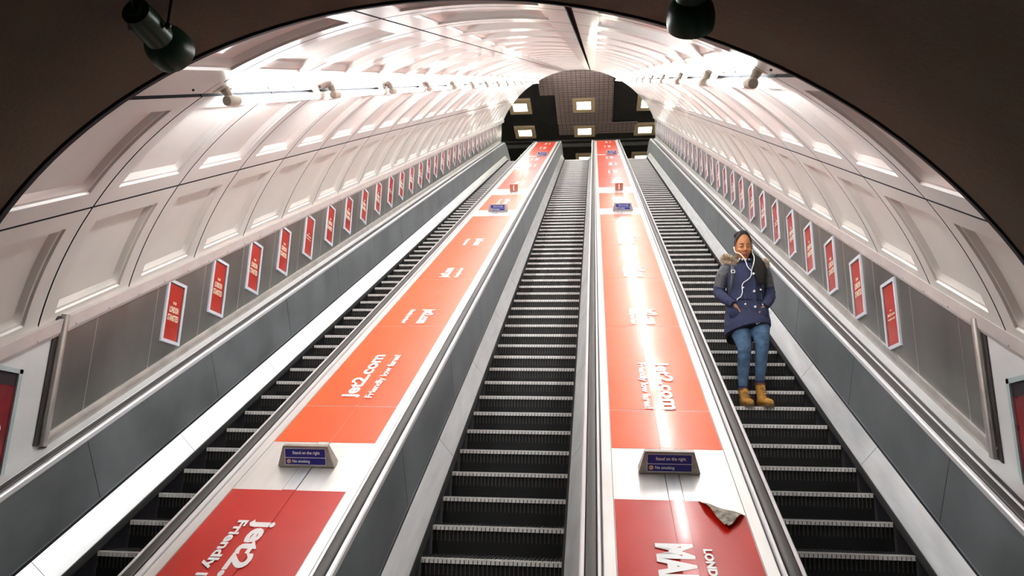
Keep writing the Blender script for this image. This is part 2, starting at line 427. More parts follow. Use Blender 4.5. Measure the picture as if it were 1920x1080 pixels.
for x,sg,y0,z0,pt,side in ((XR,1,6.80,1.20,.757,'right-hand'),(XL,-1,6.665,1.19,.775,'left-hand')):
    protos=[None,None]
    n=30 if sg>0 else 29
    for k in range(n):
        y=y0+pt*k; z=z0+CAMZ+pt*k*math.tan(SL)+.004*k
        kind=1 if ((sg>0 and k%5==0) or (sg<0 and k%5==4)) else 0
        body='red poster about low fares' if kind else 'red poster reading London Stansted'
        lab='%s in pale frame, %s from the foot of the %s wall'%(body,ORD[k],side)
        if protos[kind] is None:
            o=poster_proto(kind,sg); protos[kind]=o; o.location=(x,y,z)
        else: o=copy_tree(protos[kind],(x,y,z))
        tag(o,lab,'poster','framed red posters up the %s wall'%side)

# ------------------------------------------------------------------ tube lights
def light_proto(sg):
    r=root('tube_light',(0,0,0),SL)
    a=radians(sg*28.2)
    off=Vector((-sin(a),0,-cos(a)))*.085      # inwards from the trough
    c=off
    mb=MB(); mb.tube([c+Vector((0,.16,0)),c+Vector((0,1.72,0))],.026,14); build('tube',mb,'tube',r,False)
    for y0,y1,nm in ((0,.16,'end_cap'),(1.72,1.82,'end_cap')):
        mb=MB(); mb.tube([c+Vector((0,y0,0)),c+Vector((0,y0+.01,0)),c+Vector((0,y1,0))],[.030,.035,.035],18)
        mb.tube([c*.0+Vector((0,(y0+y1)/2,0)),c+Vector((0,(y0+y1)/2,0))],[.034,.02],12)
        build(nm,mb,'lampcap',r,False)
    mb=MB(); b=Vector((cos(a),0,-sin(a)))
    q=[b*-.05,b*.05]; 
    mb.box((-.045,-.02,-.012),(.045,1.85,.0),0,T=lambda X,Y,Z:(b*X+Vector((0,Y,0))+(-off.normalized())*(-Z-.0)).to_tuple())
    build('batten',mb,'lampcap',r,False)
    return r
for sg,side in ((-1,'left'),(1,'right')):
    pr=None
    for k in range(14):
        s=4.93+2.13*k; pos=A(sg*28.2,s,RR+.008)
        lab='%s bright tube light from the near end of the %s-hand row'%(ORD[k],side)
        if pr is None: pr=light_proto(sg); pr.location=pos; o=pr
        else: o=copy_tree(pr,pos)
        tag(o,lab,'tube light','tube lights along the %s side of the vault'%side)

# ------------------------------------------------------------------ escalators
EDGES={'L':(-3.66,-2.66),'C':(-1.24,-.22),'R':(1.20,2.20)}
PHASE={'L':4.457,'C':4.521,'R':4.736}
PITCH_S=.406
def step_meshes(wd):
    # local frame: x across, y forward, z up; nosing edge at origin
    mb=MB(); n=32; h=wd/2-.006; xs=[]
    pt=2*h/n
    prof=[]
    for i in range(n):
        a=-h+i*pt; prof+=[(a+.000,0),(a+pt*.30,0),(a+pt*.36,-.009),(a+pt*.94,-.009)]
    prof.append((h,0))
    zr=[(-.001,0),(-.05,.004),(-.13,.014),(-.235,.035)]
    vs=[];k=len(prof)
    for z,y in zr:
        for x,d in prof: vs.append((x,y-d*1.0-.0,z))
    # ribs stand proud towards the viewer (negative y) : d=-.009 -> groove deeper
    vs=[(x,y,z) for x,y,z in vs]
    for r in range(len(zr)-1):
        for j in range(k-1):
            mb.add([],[]); mb.f.append((r*k+j,r*k+j+1,(r+1)*k+j+1,(r+1)*k+j)); mb.m.append(1 if j%4==0 else 0)
    mb.v=vs+mb.v
    # tread with cleats
    o=len(mb.v); tz=[]
    for x,d in prof: tz.append((x,.0,-.001 if d==0 else -.010))
    for x,d in prof: tz.append((x,.352,-.001 if d==0 else -.010))
    mb.v+=tz
    for j in range(k-1): mb.f.append((o+j,o+j+1,o+k+j+1,o+k+j)); mb.m.append(2)
    # underside/back closing so the step is a solid
    mb.box((-h,.012,-.235),(h,.03,-.012),0)
    nb=MB()
    for i in range(n):
        a=-h+i*pt; nb.box((a+pt*.02,-.005,-.034),(a+pt*.82,.002,.0))
        for q in range(2): nb.box((a+pt*(.08+.5*q),-.003,-.0),(a+pt*(.34+.5*q),.030,.0016))
    nb.box((-h,-.003,-.008),(h,.006,.0))
    return mb,nb
def inner_parts(r, x0, sg, side):
    # skirt
    mb=MB(); sweep(mb,[(.006,-.40),(.006,.052),(.03,.058),(.03,-.40)],x0,sg); build('skirt',mb,'dark',r)
    mb=MB(); sweep(mb,[(-.010,.004),(-.012,.030),(-.002,.050),(.007,.054),(.007,.004)],x0,sg); build('brush_strip',mb,'brush',r)
    mb=MB(); sweep(mb,[(.010,.050),(.012,.058),(.124,.226),(.130,.220),(.04,.04)],x0,sg,0)
    s=4.0
    while s<ST:
        a=S3(x0+sg*.0352,s,N0+.0600); 
        mb.rings([[S3(x0+sg*e,ss,N0+m) for e,m in ((.0125,.0596),(.1230,.2266),(.1236,.2262),(.0132,.0592))] for ss in (s,s+.004)],1); s+=1.9
    build('inner_deck',mb,['alu','dark'],r,smooth=12)
    mb=MB(); sweep(mb,[(.124,.215),(.124,.250),(.150,.250),(.150,.215)],x0,sg); build('base_trim',mb,'dark',r)
    mb=MB(); sweep(mb,[(.1245,.250),(.1265,.256),(.1285,.256),(.138,.748),(.170,.748),(.170,.250)],x0,sg,0)
    s=4.75
    while s<ST:
        mb.rings([[S3(x0+sg*e,ss,N0+m) for e,m in ((.1275,.258),(.1370,.746),(.140,.746),(.131,.258))] for ss in (s,s+.006)],1); s+=1.9
    build('balustrade_panel',mb,['panel','dark'],r,smooth=12)
    mb=MB(); sweep(mb,[(.136,.742),(.131,.750),(.133,.778),(.141,.787),(.160,.788),(.160,.742)],x0,sg); build('inner_trim',mb,'trim',r)
    # handrail with wrapped ends
    prof=[(.166,.772),(.166,.790),(.171,.797),(.185,.800),(.205,.800),(.220,.797),(.225,.790),(.225,.772)]
    mb=MB(); pr=prof if sg>0 else prof[::-1]
    rs=[]
    def wrap(s,dirn):
        base=P(0,s,N0); cz=.52; out=[]
        for k in range(1,11):
            ph=pi*k/10
            ring=[]
            for e,m in pr:
                rr=m-cz; ring.append(Vector((x0+sg*e,base.y+dirn*rr*sin(ph),base.z+cz+rr*cos(ph))))
            out.append(ring)
        return out
    mid=[[P(x0+sg*e,s,N0+m) for e,m in pr] for s in SLIST]
    rs=wrap(SLIST[0],-1)[::-1]+mid+wrap(SLIST[-1],1)
    mb.rings(rs,0); build('handrail',mb,'hand',r)
    mb=MB(); sweep(mb,[(.231,.745),(.231,.786),(.234,.789),(.247,.789),(.250,.784),(.250,.745)],x0,sg); build('outer_trim',mb,'trim',r)
    mb=MB(); sweep(mb,[(.150,.60),(.150,.755),(.258,.755),(.258,.60)],x0,sg); build('handrail_channel',mb,'dark',r)
    # newel end panels
    for s,d in ((SLIST[0],-1),(SLIST[-1],1)):
        b=P(0,s,N0); mb=MB(); nseg=14; cz=.26
        pts=[(b.y+d*.46*sin(pi*k/nseg), b.z+.26+.50*cos(pi*k/nseg)) for k in range(nseg+1)]
        xa,xb=sorted((x0+sg*.132,x0+sg*.228))
        va=[(xa,y,z) for y,z in pts]; vb=[(xb,y,z) for y,z in pts]; n=len(pts)
        mb.add(va+vb,[tuple(range(n)),tuple(range(2*n-1,n-1,-1))]+[(i,i+1,i+1+n,i+n) for i in range(n-1)],0)
        build('newel_end',mb,'panel',r)
desc={'L':'left-hand escalator with empty black steps','C':'middle escalator with empty black steps between the two red decks','R':'right-hand escalator carrying the woman in the navy coat'}
stepmesh={}
for key,(xa,xb) in EDGES.items():
    fy=P(0,SLIST[0],N0).y
    r=root('escalator',((xa+xb)/2,fy,0),0,0,desc[key],'escalator','three parallel escalators')
    smb,nmb=step_meshes(xb-xa)
    sm=mesh_from('step',smb,['riser','rib','tread'],30); nm_=mesh_from('nosing',nmb,['nose'],30)
    s=PHASE[key]
    while s-PITCH_S>SB-1.0: s-=PITCH_S
    while s<ST+RT*SL+.5:
        p=P((xa+xb)/2,s,N0)
        o=bpy.data.objects.new('step',sm); COL.objects.link(o); o.parent=r
        o.location=p-r.location
        q=bpy.data.objects.new('nosing',nm_); COL.objects.link(q); q.parent=o
        s+=PITCH_S
    inner_parts(r,xa,-1,'left'); inner_parts(r,xb,1,'right')

# ------------------------------------------------------------------ decks between the escalators
DECKN=N0+.768
def deck(x0,x1,label,grp='metal decks between the escalators'):
    r=root('escalator_deck',((x0+x1)/2,P(0,SLIST[0],N0).y,0),0,0,label,'escalator deck',grp)
    a,b=x0+.268,x1-.268; c=(a+b)/2
    def sw(name,prof,mt,sl=None):
        mb=MB(); rs=[[P(x,s,DECKN+m) for x,m in prof] for s in (sl or SLIST)]; mb.rings(rs,0); return build(name,mb,mt,r)
    sw('deck_plate',[(a+.063,-.05),(b-.063,-.05),(b-.063,0),(a+.063,0)],'alud')
    sw('edge_strip',[(a-.010,-.06),(a+.060,-.05),(a+.060,.002),(a-.004,.002),(a-.010,-.008)][::1],'alud')
    sw('edge_strip',[(b-.060,-.05),(b+.010,-.06),(b+.010,-.008),(b+.004,.002),(b-.060,.002)],'alud')
    sw('cover_strip',[(c-.042,0),(c+.042,0),(c+.042,.0045),(c-.042,.0045)],'alu')
    for q in (-1,1): sw('strip_joint',[(c+q*.0445-.0022,0),(c+q*.0445+.0022,0),(c+q*.0445+.0022,.0010),(c+q*.0445-.0022,.0010)],'dark')
    sw('deck_core',[(a-.01,-.30),(b+.01,-.30),(b+.01,-.06),(a-.01,-.06)],'dark')
    return a+.066,b-.066,c
RA,RB_,RC=deck(-.22,1.20,'pale metal deck with red adverts between middle and right escalators')
LA,LB,LC=deck(-2.66,-1.24,'pale metal deck with red adverts between left and middle escalators')
# brown strips and outer decks beside the walls
for x0,sg,wx,nm in ((2.20,1,XR,'trim_12'),(-3.66,-1,XL,'trim_13')):
    mb=MB(); a=x0+sg*.256; b=wx-sg*.100
    prof=[(a,-2.62),(b,-2.62),(b,-2.485),(a,-2.485)]
    if sg<0: prof=prof[::-1]
    mb.rings([[P(x,s,n) for x,n in prof] for s in SLIST],0)
    struct(nm,mb,['deckbrown'],30,'dark strip between outer handrail and wall plate')

# ------------------------------------------------------------------ vinyl adverts on the decks
def sheet(side,s0,s1,mt,label,k):
    a,b,c=(RA,RB_,RC) if side=='R' else (LA,LB,LC)
    r=root('advert_sheet',S3((a+b)/2,s0,DECKN),SL,0,label,'advert','red vinyl adverts on the %s deck'%('right-hand' if side=='R' else 'left-hand'))
    t=.0012; xs=[a,c-.0435,c-.0425,c+.0425,c+.0435,b]; zs=[.0004,.0004,.0050,.0050,.0004,.0004]
    rs=[]
    top=[(x,z+t) for x,z in zip(xs,zs)]; bot=[(x,z) for x,z in zip(xs,zs)][::-1]
    nseg=max(1,int((s1-s0)/.25))
    mb=MB()
    for i in range(nseg+1):
        s=s0+(s1-s0)*i/nseg
        rs.append([S3(x,s,DECKN+z) for x,z in bot[::-1][::-1]+top])
    if side=='R' and k==0:
        # the last third has a torn corner: top right
        rs2=rs[:-1]; cut=s1-.14
        rs2=[q for q in rs if True]
        sl=[s0+(cut-s0)*i/nseg for i in range(nseg+1)]
        rs2=[[S3(x,s,DECKN+z) for x,z in bot+top] for s in sl]
        xs2=[a,c-.0435,c-.0425,c+.0425,c+.0435,b-.27]
        def ringf(s,xe): 
            X=xs[:-1]+[xe]; tp=[(x,z+t) for x,z in zip(X,zs)]; bt=[(x,z) for x,z in zip(X,zs)][::-1]; return [S3(x,s,DECKN+z) for x,z in bt+tp]
        mb.rings(rs2,0); mb.rings([ringf(cut,b-.005),ringf(s1-.07,b-.13),ringf(s1,b-.25)],0)
    else: mb.rings(rs,0)
    # two fine slits along the cover strip
    for xx in (c-.0432,c+.0432):
        mb.box((xx-.0012,s0,.0002),(xx+.0012,s1,.0024),1,T=lambda X,Y,Z:S3(X,Y,DECKN+Z).to_tuple())
    vs=build('vinyl',mb,[mt,'pdark' if mt=='vinylr' else 'cream'],r)
    return r,vs
def deck_text(side,sh,s,up,big,small,blen,bh,slen,shh,xbig,xsmall,bold=.03):
    """s: middle of the block; up: reads up the slope (tops to -x) else reads down (tops to +x)"""
    r,v=sh; base=ROOTM[r.name].inverted()
    for tx,ln,h,x,z in ((big,blen,bh,xbig[0],.0066),(small,slen,shh,xsmall[0],.0066)):
        if not tx: continue
        ss=s if x==xbig[0] else s
        me=text_fit(tx,ln,h,bold,'white')
        D=Vector((0,cos(SL),sin(SL))); Nn=Vector((0,-sin(SL),cos(SL))); X=Vector((1,0,0))
        ux,uy=(D,-X) if up else (-D,X)
        off=xbig[1] if x==xbig[0] else xsmall[1]
        o=S3(x,s+off,DECKN+z)
        mt=Matrix(((ux.x,uy.x,Nn.x,o.x),(ux.y,uy.y,Nn.y,o.y),(ux.z,uy.z,Nn.z,o.z),(0,0,0,1)))
        letter(v,me,base@mt)
BANDS=[(2.9,4.09,'vinylr'),(4.75,5.37,'vinylo'),(5.38,7.41,'vinylo'),(7.42,9.36,'vinylo'),(9.37,11.37,'vinylo'),(11.38,13.35,'vinylo'),(13.36,14.12,'vinylo'),
       (14.82,16.9,'vinylo'),(17.85,19.85,'vinylf'),(19.86,21.86,'vinylf'),(21.87,23.87,'vinylf'),(23.88,25.7,'vinylf'),(26.0,28.0,'vinylf'),(28.01,30.0,'vinylf'),(30.01,ST,'vinylf')]
names=['lowest crimson sheet','short orange-red strip just above the notice','long orange-red sheet with legible airline lettering']
for side in 'RL':
    sd='right-hand' if side=='R' else 'left-hand'
    xo=0 if side=='R' else (LC-RC)
    for k,(s0,s1,mt) in enumerate(BANDS):
        if side=='L': s1_=s1; 
        if k==0: lab='crimson advert sheet at the near end of the %s deck, %s'%(sd,'its far corner peeling' if side=='R' else 'with big sideways airline lettering')
        elif k==1: lab='short plain orange-red strip just above the nearest notice on the %s deck'%sd
        elif k==2: lab='long orange-red advert sheet with readable lettering on the %s deck'%sd
        else: lab='orange-red advert sheet, %s up from the near end of the %s deck'%(ORD[k],sd)
        sh=sheet(side,s0,s1,mt,lab,k)
        if k==0:
            if side=='R':
                deck_text(side,sh,3.26,False,'MADEIRA','LONDON STANSTED',.78,.205,.78,.050,(.425,-.01),(.60,-.05),.05)
            else:
                deck_text(side,sh,3.22,False,'jet2.com','Friendly low fares!',1.05,.17,1.05,.085,(LC-RC+.490,0),(LC-RC+.350,-.01),.035)
        elif k==2:
            if side=='R': deck_text(side,sh,5.88,False,'jet2.com','Friendly low fares!',1.0,.17,.98,.085,(.575,0),(.405,0),.035)
            else: deck_text(side,sh,6.03,True,'jet2.com','Friendly low fares!',1.0,.17,1.0,.085,(-2.02+.0,0),(-1.85,0),.035)
        elif k in (3,4,5):
            sm={3:7.72,4:9.52,5:11.3}[k]; sm=min(max(sm,s0+.33),s1-.33)
            if side=='R': deck_text(side,sh,sm,False,'jet2.com','Friendly low fares!',.56,.21,.54,.08,(.57,0),(.40,0),.06)
            else: deck_text(side,sh,sm,k==4,'jet2.com','Friendly low fares!',.52,.17,.50,.075,(-1.87 if k!=4 else -1.98,0),(-2.06 if k!=4 else -1.82,0),.06)
        elif k>6:
            sm=(s0+s1)/2; ln=min(.75,(s1-s0)*.4)
            deck_text(side,sh,sm,k%2==0,'jet2.com','Friendly low fares!',ln,.16,ln,.07,((.57 if k%2 else .50)+xo,0),((.41 if k%2 else .66)+xo,0),.05)
        if side=='R' and k==0:
            mb=MB(); rs=[]
            # curled flap: folded over, pale underside up
            hinge0=S3(RB_-.25,4.09,DECKN+.002); hinge1=S3(RB_-.005,3.95,DECKN+.002)
            tip=S3(RB_-.135,3.80,DECKN+.035)
            nA=12; nB=8; vs=[]
            up_=Vector((0,-sin(SL),cos(SL)))
            for i in range(nA+1):
                u=i/nA; h=hinge0.lerp(hinge1,u)
                for j in range(nB+1):
                    v=j/nB; q=h.lerp(tip+ (h-hinge0.lerp(hinge1,.5))*.12,v)
                    q=q+up_*(.030*sin(pi*min(1,v*1.3))*(1-.35*v)+.004*sin(u*9+v*3))
                    vs.append(q)
            fs=[(i*(nB+1)+j,(i+1)*(nB+1)+j,(i+1)*(nB+1)+j+1,i*(nB+1)+j+1) for i in range(nA) for j in range(nB)]
            mb.add(vs,fs,0); mb.add([q-up_*.0015 for q in vs],[f[::-1] for f in fs],1)
            pc=build('peeled_corner',mb,['vinylback','vinylr'],sh[0]); pc['label']='pale curled underside of the peeling corner'

# ------------------------------------------------------------------ notices on the decks
def notice_proto():
    r=root('notice_sign',(0,0,0),SL)
    mb=MB()
    b=[(-.195,0),(.195,0),(.195,.085),(-.195,.085)]; t=[(-.158,.020),(.158,.020),(.158,.055),(-.158,.055)]
    H=.145
    mb.add([(x,y,0) for x,y in b]+[(x,y-.002,.010) for x,y in b[:2]]+[(x,y+.002,.010) for x,y in b[2:]]+[(x*1.0,y,H-.006) for x,y in t]+[(x*.975,y*.9+.004,H) for x,y in t],
      [(3,2,1,0)]+[(4*l+i,4*l+(i+1)%4,4*l+4+(i+1)%4,4*l+4+i) for l in range(3) for i in range(4)]+[(12,13,14,15)],0)
    build('sign_body',mb,'bronze',r,False)
    # plaque lies on the leaning front face
    fz0,fz1=.018,.130
    def fr(x,z,d=0): 
        y=.0+(.020)*(z-.01)/(H-.016); return (x,y-.0015-d,z)
    mb=MB(); mb.add([fr(-.142,fz0),fr(.142,fz0),fr(.138,fz1),fr(-.138,fz1)]+[fr(-.142,fz0,.003),fr(.142,fz0,.003),fr(.138,fz1,.003),fr(-.138,fz1,.003)],[(4,5,6,7),(0,1,5,4),(1,2,6,5),(2,3,7,6),(3,0,4,7)],0)
    def st(x0,x1,z0,z1): 
        mb.add([fr(x0,z0,.0034),fr(x1,z0,.0034),fr(x1,z1,.0034),fr(x0,z1,.0034)],[(0,1,2,3)],1)
    st(-.142,.142,.066,.0695); st(-.142,.142,.0165,.0195); st(-.138,.138,.1285,.1315); st(-.143,-.1405,.018,.130); st(.1405,.143,.018,.130)
    p=build('plaque',mb,['navy','white'],r,False)
    th=atan2(.020,.129); mt=lambda x,z:Matrix.Translation(fr(x,z,.0036))@Euler((pi/2-th,0,0)).to_matrix().to_4x4()
    letter(p,text_fit('Stand on the right',.190,.028,.012),mt(.008,.099)); letter(p,text_fit('No smoking',.122,.026,.012),mt(-.030,.041))
    # no-smoking roundel
    mb=MB(); c=Vector(fr(-.116,.043,.0036)); ex=Vector((1,0,0)); ez=Vector((0,sin(th),cos(th))); n=24
    def disc(r0,mi,dd):
        q=[c+ex*r0*cos(2*pi*i/n)+ez*r0*sin(2*pi*i/n)-Vector((0,dd,0)) for i in range(n)]; mb.add(q,[tuple(range(n))],mi)
    disc(.0165,0,.0002); disc(.0125,1,.0005)
    for (x0,z0,x1,z1,wd,mi) in ((-.008,.0,.007,.0,.0016,2),(-.010,.009,.010,-.009,.0013,0)):
        d=(ex*(x1-x0)+ez*(z1-z0)).normalized(); pn=d.cross(Vector((0,1,0)))*wd; a=c+ex*x0+ez*z0-Vector((0,.0009,0)); b2=c+ex*x1+ez*z1-Vector((0,.0009,0))
        mb.add([a-pn,b2-pn,b2+pn,a+pn],[(0,1,2,3)],mi)
    build('roundel',mb,[mat('roundel_red',(.45,.10,.07),.4),mat('roundel_cream',(.75,.55,.42),.4),'black'],p,False)
    return r
pr=None
for x,s,lab in ((.475,4.40,'nearest blue notice on the right-hand deck, above the peeling crimson sheet'),(-1.945,4.38,'nearest blue notice on the left-hand deck, below the big orange sheet'),
                (.555,14.50,'middle blue notice on the right-hand deck'),(-1.90,14.60,'middle blue notice on the left-hand deck'),
                (.60,25.75,'furthest blue notice on the right-hand deck, near the top'),(-1.76,25.80,'furthest blue notice on the left-hand deck, near the top')):
    loc=S3(x,s,DECKN+.0062)
    if pr is None: pr=notice_proto(); pr.location=loc; o=pr
    else: o=copy_tree(pr,loc)
    tag(o,lab,'sign','blue notices on the escalator decks')
pr=None
for x,s,lab in ((.57,17.30,'small copper coloured emergency box standing on the right-hand deck'),(-1.87,17.45,'small copper coloured emergency box standing on the left-hand deck')):
    loc=S3(x,s,DECKN+.0062)
    if pr is None:
        pr=root('emergency_box',(0,0,0),SL); mb=MB(); mb.box((-.09,-.05,0),(.09,.06,.150)); mb.box((-.094,-.054,.150),(.094,.064,.166)); build('box_body',mb,'copper',pr,False)
        mb=MB(); mb.box((-.012,-.0545,.02),(.012,-.050,.145)); build('front_strip',mb,'trim',pr,False); pr.location=loc; o=pr
    else: o=copy_tree(pr,loc)
    tag(o,lab,'box','copper boxes on the decks')

# ------------------------------------------------------------------ green lamps hanging from the dark vault
def green_lamp(c,axis,size,label,hang):
    c=Vector(c); ax=Vector(axis).normalized()
    r=root('hanging_spotlight',c,0,0,label,'spotlight','green spotlights under the dark vault')
    k=size
    mb=MB(); mb.tube([c-ax*.20*k,c-ax*.195*k,c-ax*.15*k,c-ax*.02*k,c],[.032*k,.054*k,.060*k,.060*k,.06*k],28); 
    mb.tube([c-ax*.215*k,c-ax*.20*k],.03*k,16); build('lamp_body',mb,'lamp',r)
    mb=MB(); mb.tube([c-ax*.05*k,c-ax*.03*k,c-ax*.0*k,c+ax*.03*k,c+ax*.06*k,c+ax*.085*k,c+ax*.08*k,c+ax*.0*k],[.045*k,.066*k,.083*k,.091*k,.093*k,.090*k,.085*k,.06*k],36); build('hood',mb,'lamp',r)
    mb=MB(); top=Vector(hang); sd=ax.cross(Vector((0,0,1))).normalized()
    for q in (-1,1): mb.tube([c-ax*.1*k+sd*q*.075*k,c-ax*.1*k+sd*q*.075*k+Vector((0,0,.12*k)),top],.007*k,8)
    mb.ell(c-ax*.1*k+sd*.075*k,(.014*k,)*3,0,10,6); mb.ell(c-ax*.1*k-sd*.075*k,(.014*k,)*3,0,10,6)
    build('bracket',mb,'black',r)
    ld=bpy.data.lights.new('spot','SPOT'); ld.energy=SPOTW; ld.spot_size=radians(112); ld.spot_blend=.9; ld.shadow_soft_size=.05; ld.color=(1,.95,.88)
    lo_=bpy.data.objects.new('bulb',ld); COL.objects.link(lo_); lo_.parent=r
    aim=S3(AIMX,4.8,-2.6)-(c+ax*.07*k); lo_.matrix_parent_inverse=Matrix.Identity(4); lo_.location=ax*.07*k; lo_.rotation_euler=aim.to_track_quat('-Z','Y').to_euler()
    mb=MB(); mb.tube([c-ax*.205*k,c-ax*.25*k+Vector((0,0,.03*k)),c-ax*.22*k+Vector((0,0,.14*k)),top+Vector((.03,0,.0))],.006*k,8); build('power_cable',mb,'black',r)
    return r
def ray_pt(u,v,y):
    d=(u-960)/F_PX*Rv-(v-540)/F_PX*Uv+Fv; d=d*(y/d.y); return Vector((d.x,d.y,d.z+CAMZ))
def vault_z(x,y): # height of the dark vault at x
    a=math.asin(max(-1,min(1,(x-CX)/(RR-.06)))); p=A(math.degrees(a),SV,RR-.06); return p.z
p1=ray_pt(306,78,2.75); g=ray_pt(266,32,2.60)
p2=ray_pt(1296,12,2.75)
green_lamp(p1,(p1-g).normalized()+Vector((-.1,.75,.1)),1.1,'dark green spotlight hanging at the upper left, seen from behind',(g.x+.02,g.y+.02,vault_z(g.x,0)))
green_lamp(p2,(.06,.93,-.42),1.08,'dark green spotlight at the top edge right of centre, seen from behind',(p2.x+.05,p2.y-.1,vault_z(p2.x,0)))

# ------------------------------------------------------------------ upper hall
ZH=17.8+CAMZ; ZF=P(0,TOPLEN,N0).z
mb=MB(); mb.box((-9,27.2,ZH),(8,46,ZH+.1)); 
# opening for the tunnel is below; slatted brown areas hang just under the black soffit
struct('ceiling.002',mb,['hallceil'],30,'black ceiling of the upper hall')
mb=MB()
def slats(x0,x1,y0,y1):
    mb.box((x0,y0,ZH-.055),(x1,y1,ZH-.045),1)
    y=y0
    while y<y1: mb.box((x0,y,ZH-.10),(x1,min(y+.11,y1),ZH-.055),0); y+=.21
    x=x0
    while x<x1: mb.box((x,y0,ZH-.104),(x+.014,y1,ZH-.10),1); x+=.21
slats(-1.85,.93,28.5,34.9); slats(-1.82,.2,34.9,36.2); slats(.2,2.2,34.95,36.2); slats(-2.55,-1.85,28.5,32.0)
struct('trim_14',mb,['mesh','hallceil'],30,'brown slatted soffit panels under the hall ceiling')
mb=MB(); mb.box((-9,37.45,ZH-.16),(8,37.55,ZH-.0)); mb.box((-9,37.0,ZH-.05),(8,37.03,ZH))
struct('trim_15',mb,['rail'],30,'thin pale conduit line across the hall ceiling')
mb=MB(); mb.box((-9,45.9,ZF-.2),(8,46.0,ZH)); struct('wall_back',mb,['hallwall'],30)
mb=MB(); mb.box((-9.1,27.2,ZF-.2),(-9,46,ZH)); mb.box((8,27.2,ZF-.2),(8.1,46,ZH)); struct('wall_side',mb,['hallwall'],30)
mb=MB(); yl=P(0,TOPLEN,N0).y
mb.box((-9,yl,ZF-.1),(8,46,ZF)); struct('floor.001',mb,['floor'],30,'upper hall floor')
for i,(xc) in enumerate((-3.58,-.48,2.62)):
    for j,(ya,yb) in enumerate(((32.35,33.72),(35.2,36.42),(38.7,39.9))):
        row=['nearest','middle','furthest'][j]; sd=['left','centre','right'][i]
        r=root('hall_light',(xc,(ya+yb)/2,ZH-.10),0,0,'square lit ceiling light in tan surround, %s column, %s row of the upper hall'%(sd,row),'ceiling light','square lights in the upper hall ceiling')
        wx=.54; wy=(yb-ya)/2; yc=(ya+yb)/2
        mb=MB()
        for a,b in (((xc-wx,yc-wy),(xc+wx,yc-wy*.55)),((xc-wx,yc+wy*.55),(xc+wx,yc+wy)),((xc-wx,yc-wy*.55),(xc-wx*.62,yc+wy*.55)),((xc+wx*.62,yc-wy*.55),(xc+wx,yc+wy*.55))):
            mb.box((a[0],a[1],ZH-.13),(b[0],b[1],ZH-.0))
        build('surround',mb,'tan',r)
        mb=MB(); mb.box((xc-wx*.62,yc-wy*.55,ZH-.115),(xc+wx*.62,yc+wy*.55,ZH-.02)); build('diffuser',mb,'hallglow',r)

# ------------------------------------------------------------------ lower concourse floor and rear wall
mb=MB(); mb.box((XL-.1,-5,-.1),(XR+.1,3.9,0)); struct('floor',mb,['floor'],30,'grey floor of the lower concourse')
mb=MB(); mb.box((XL-.1,-5.1,-.1),(XR+.1,-5,4.2)); struct('wall_rear',mb,['vault'],30)

exec_person=True
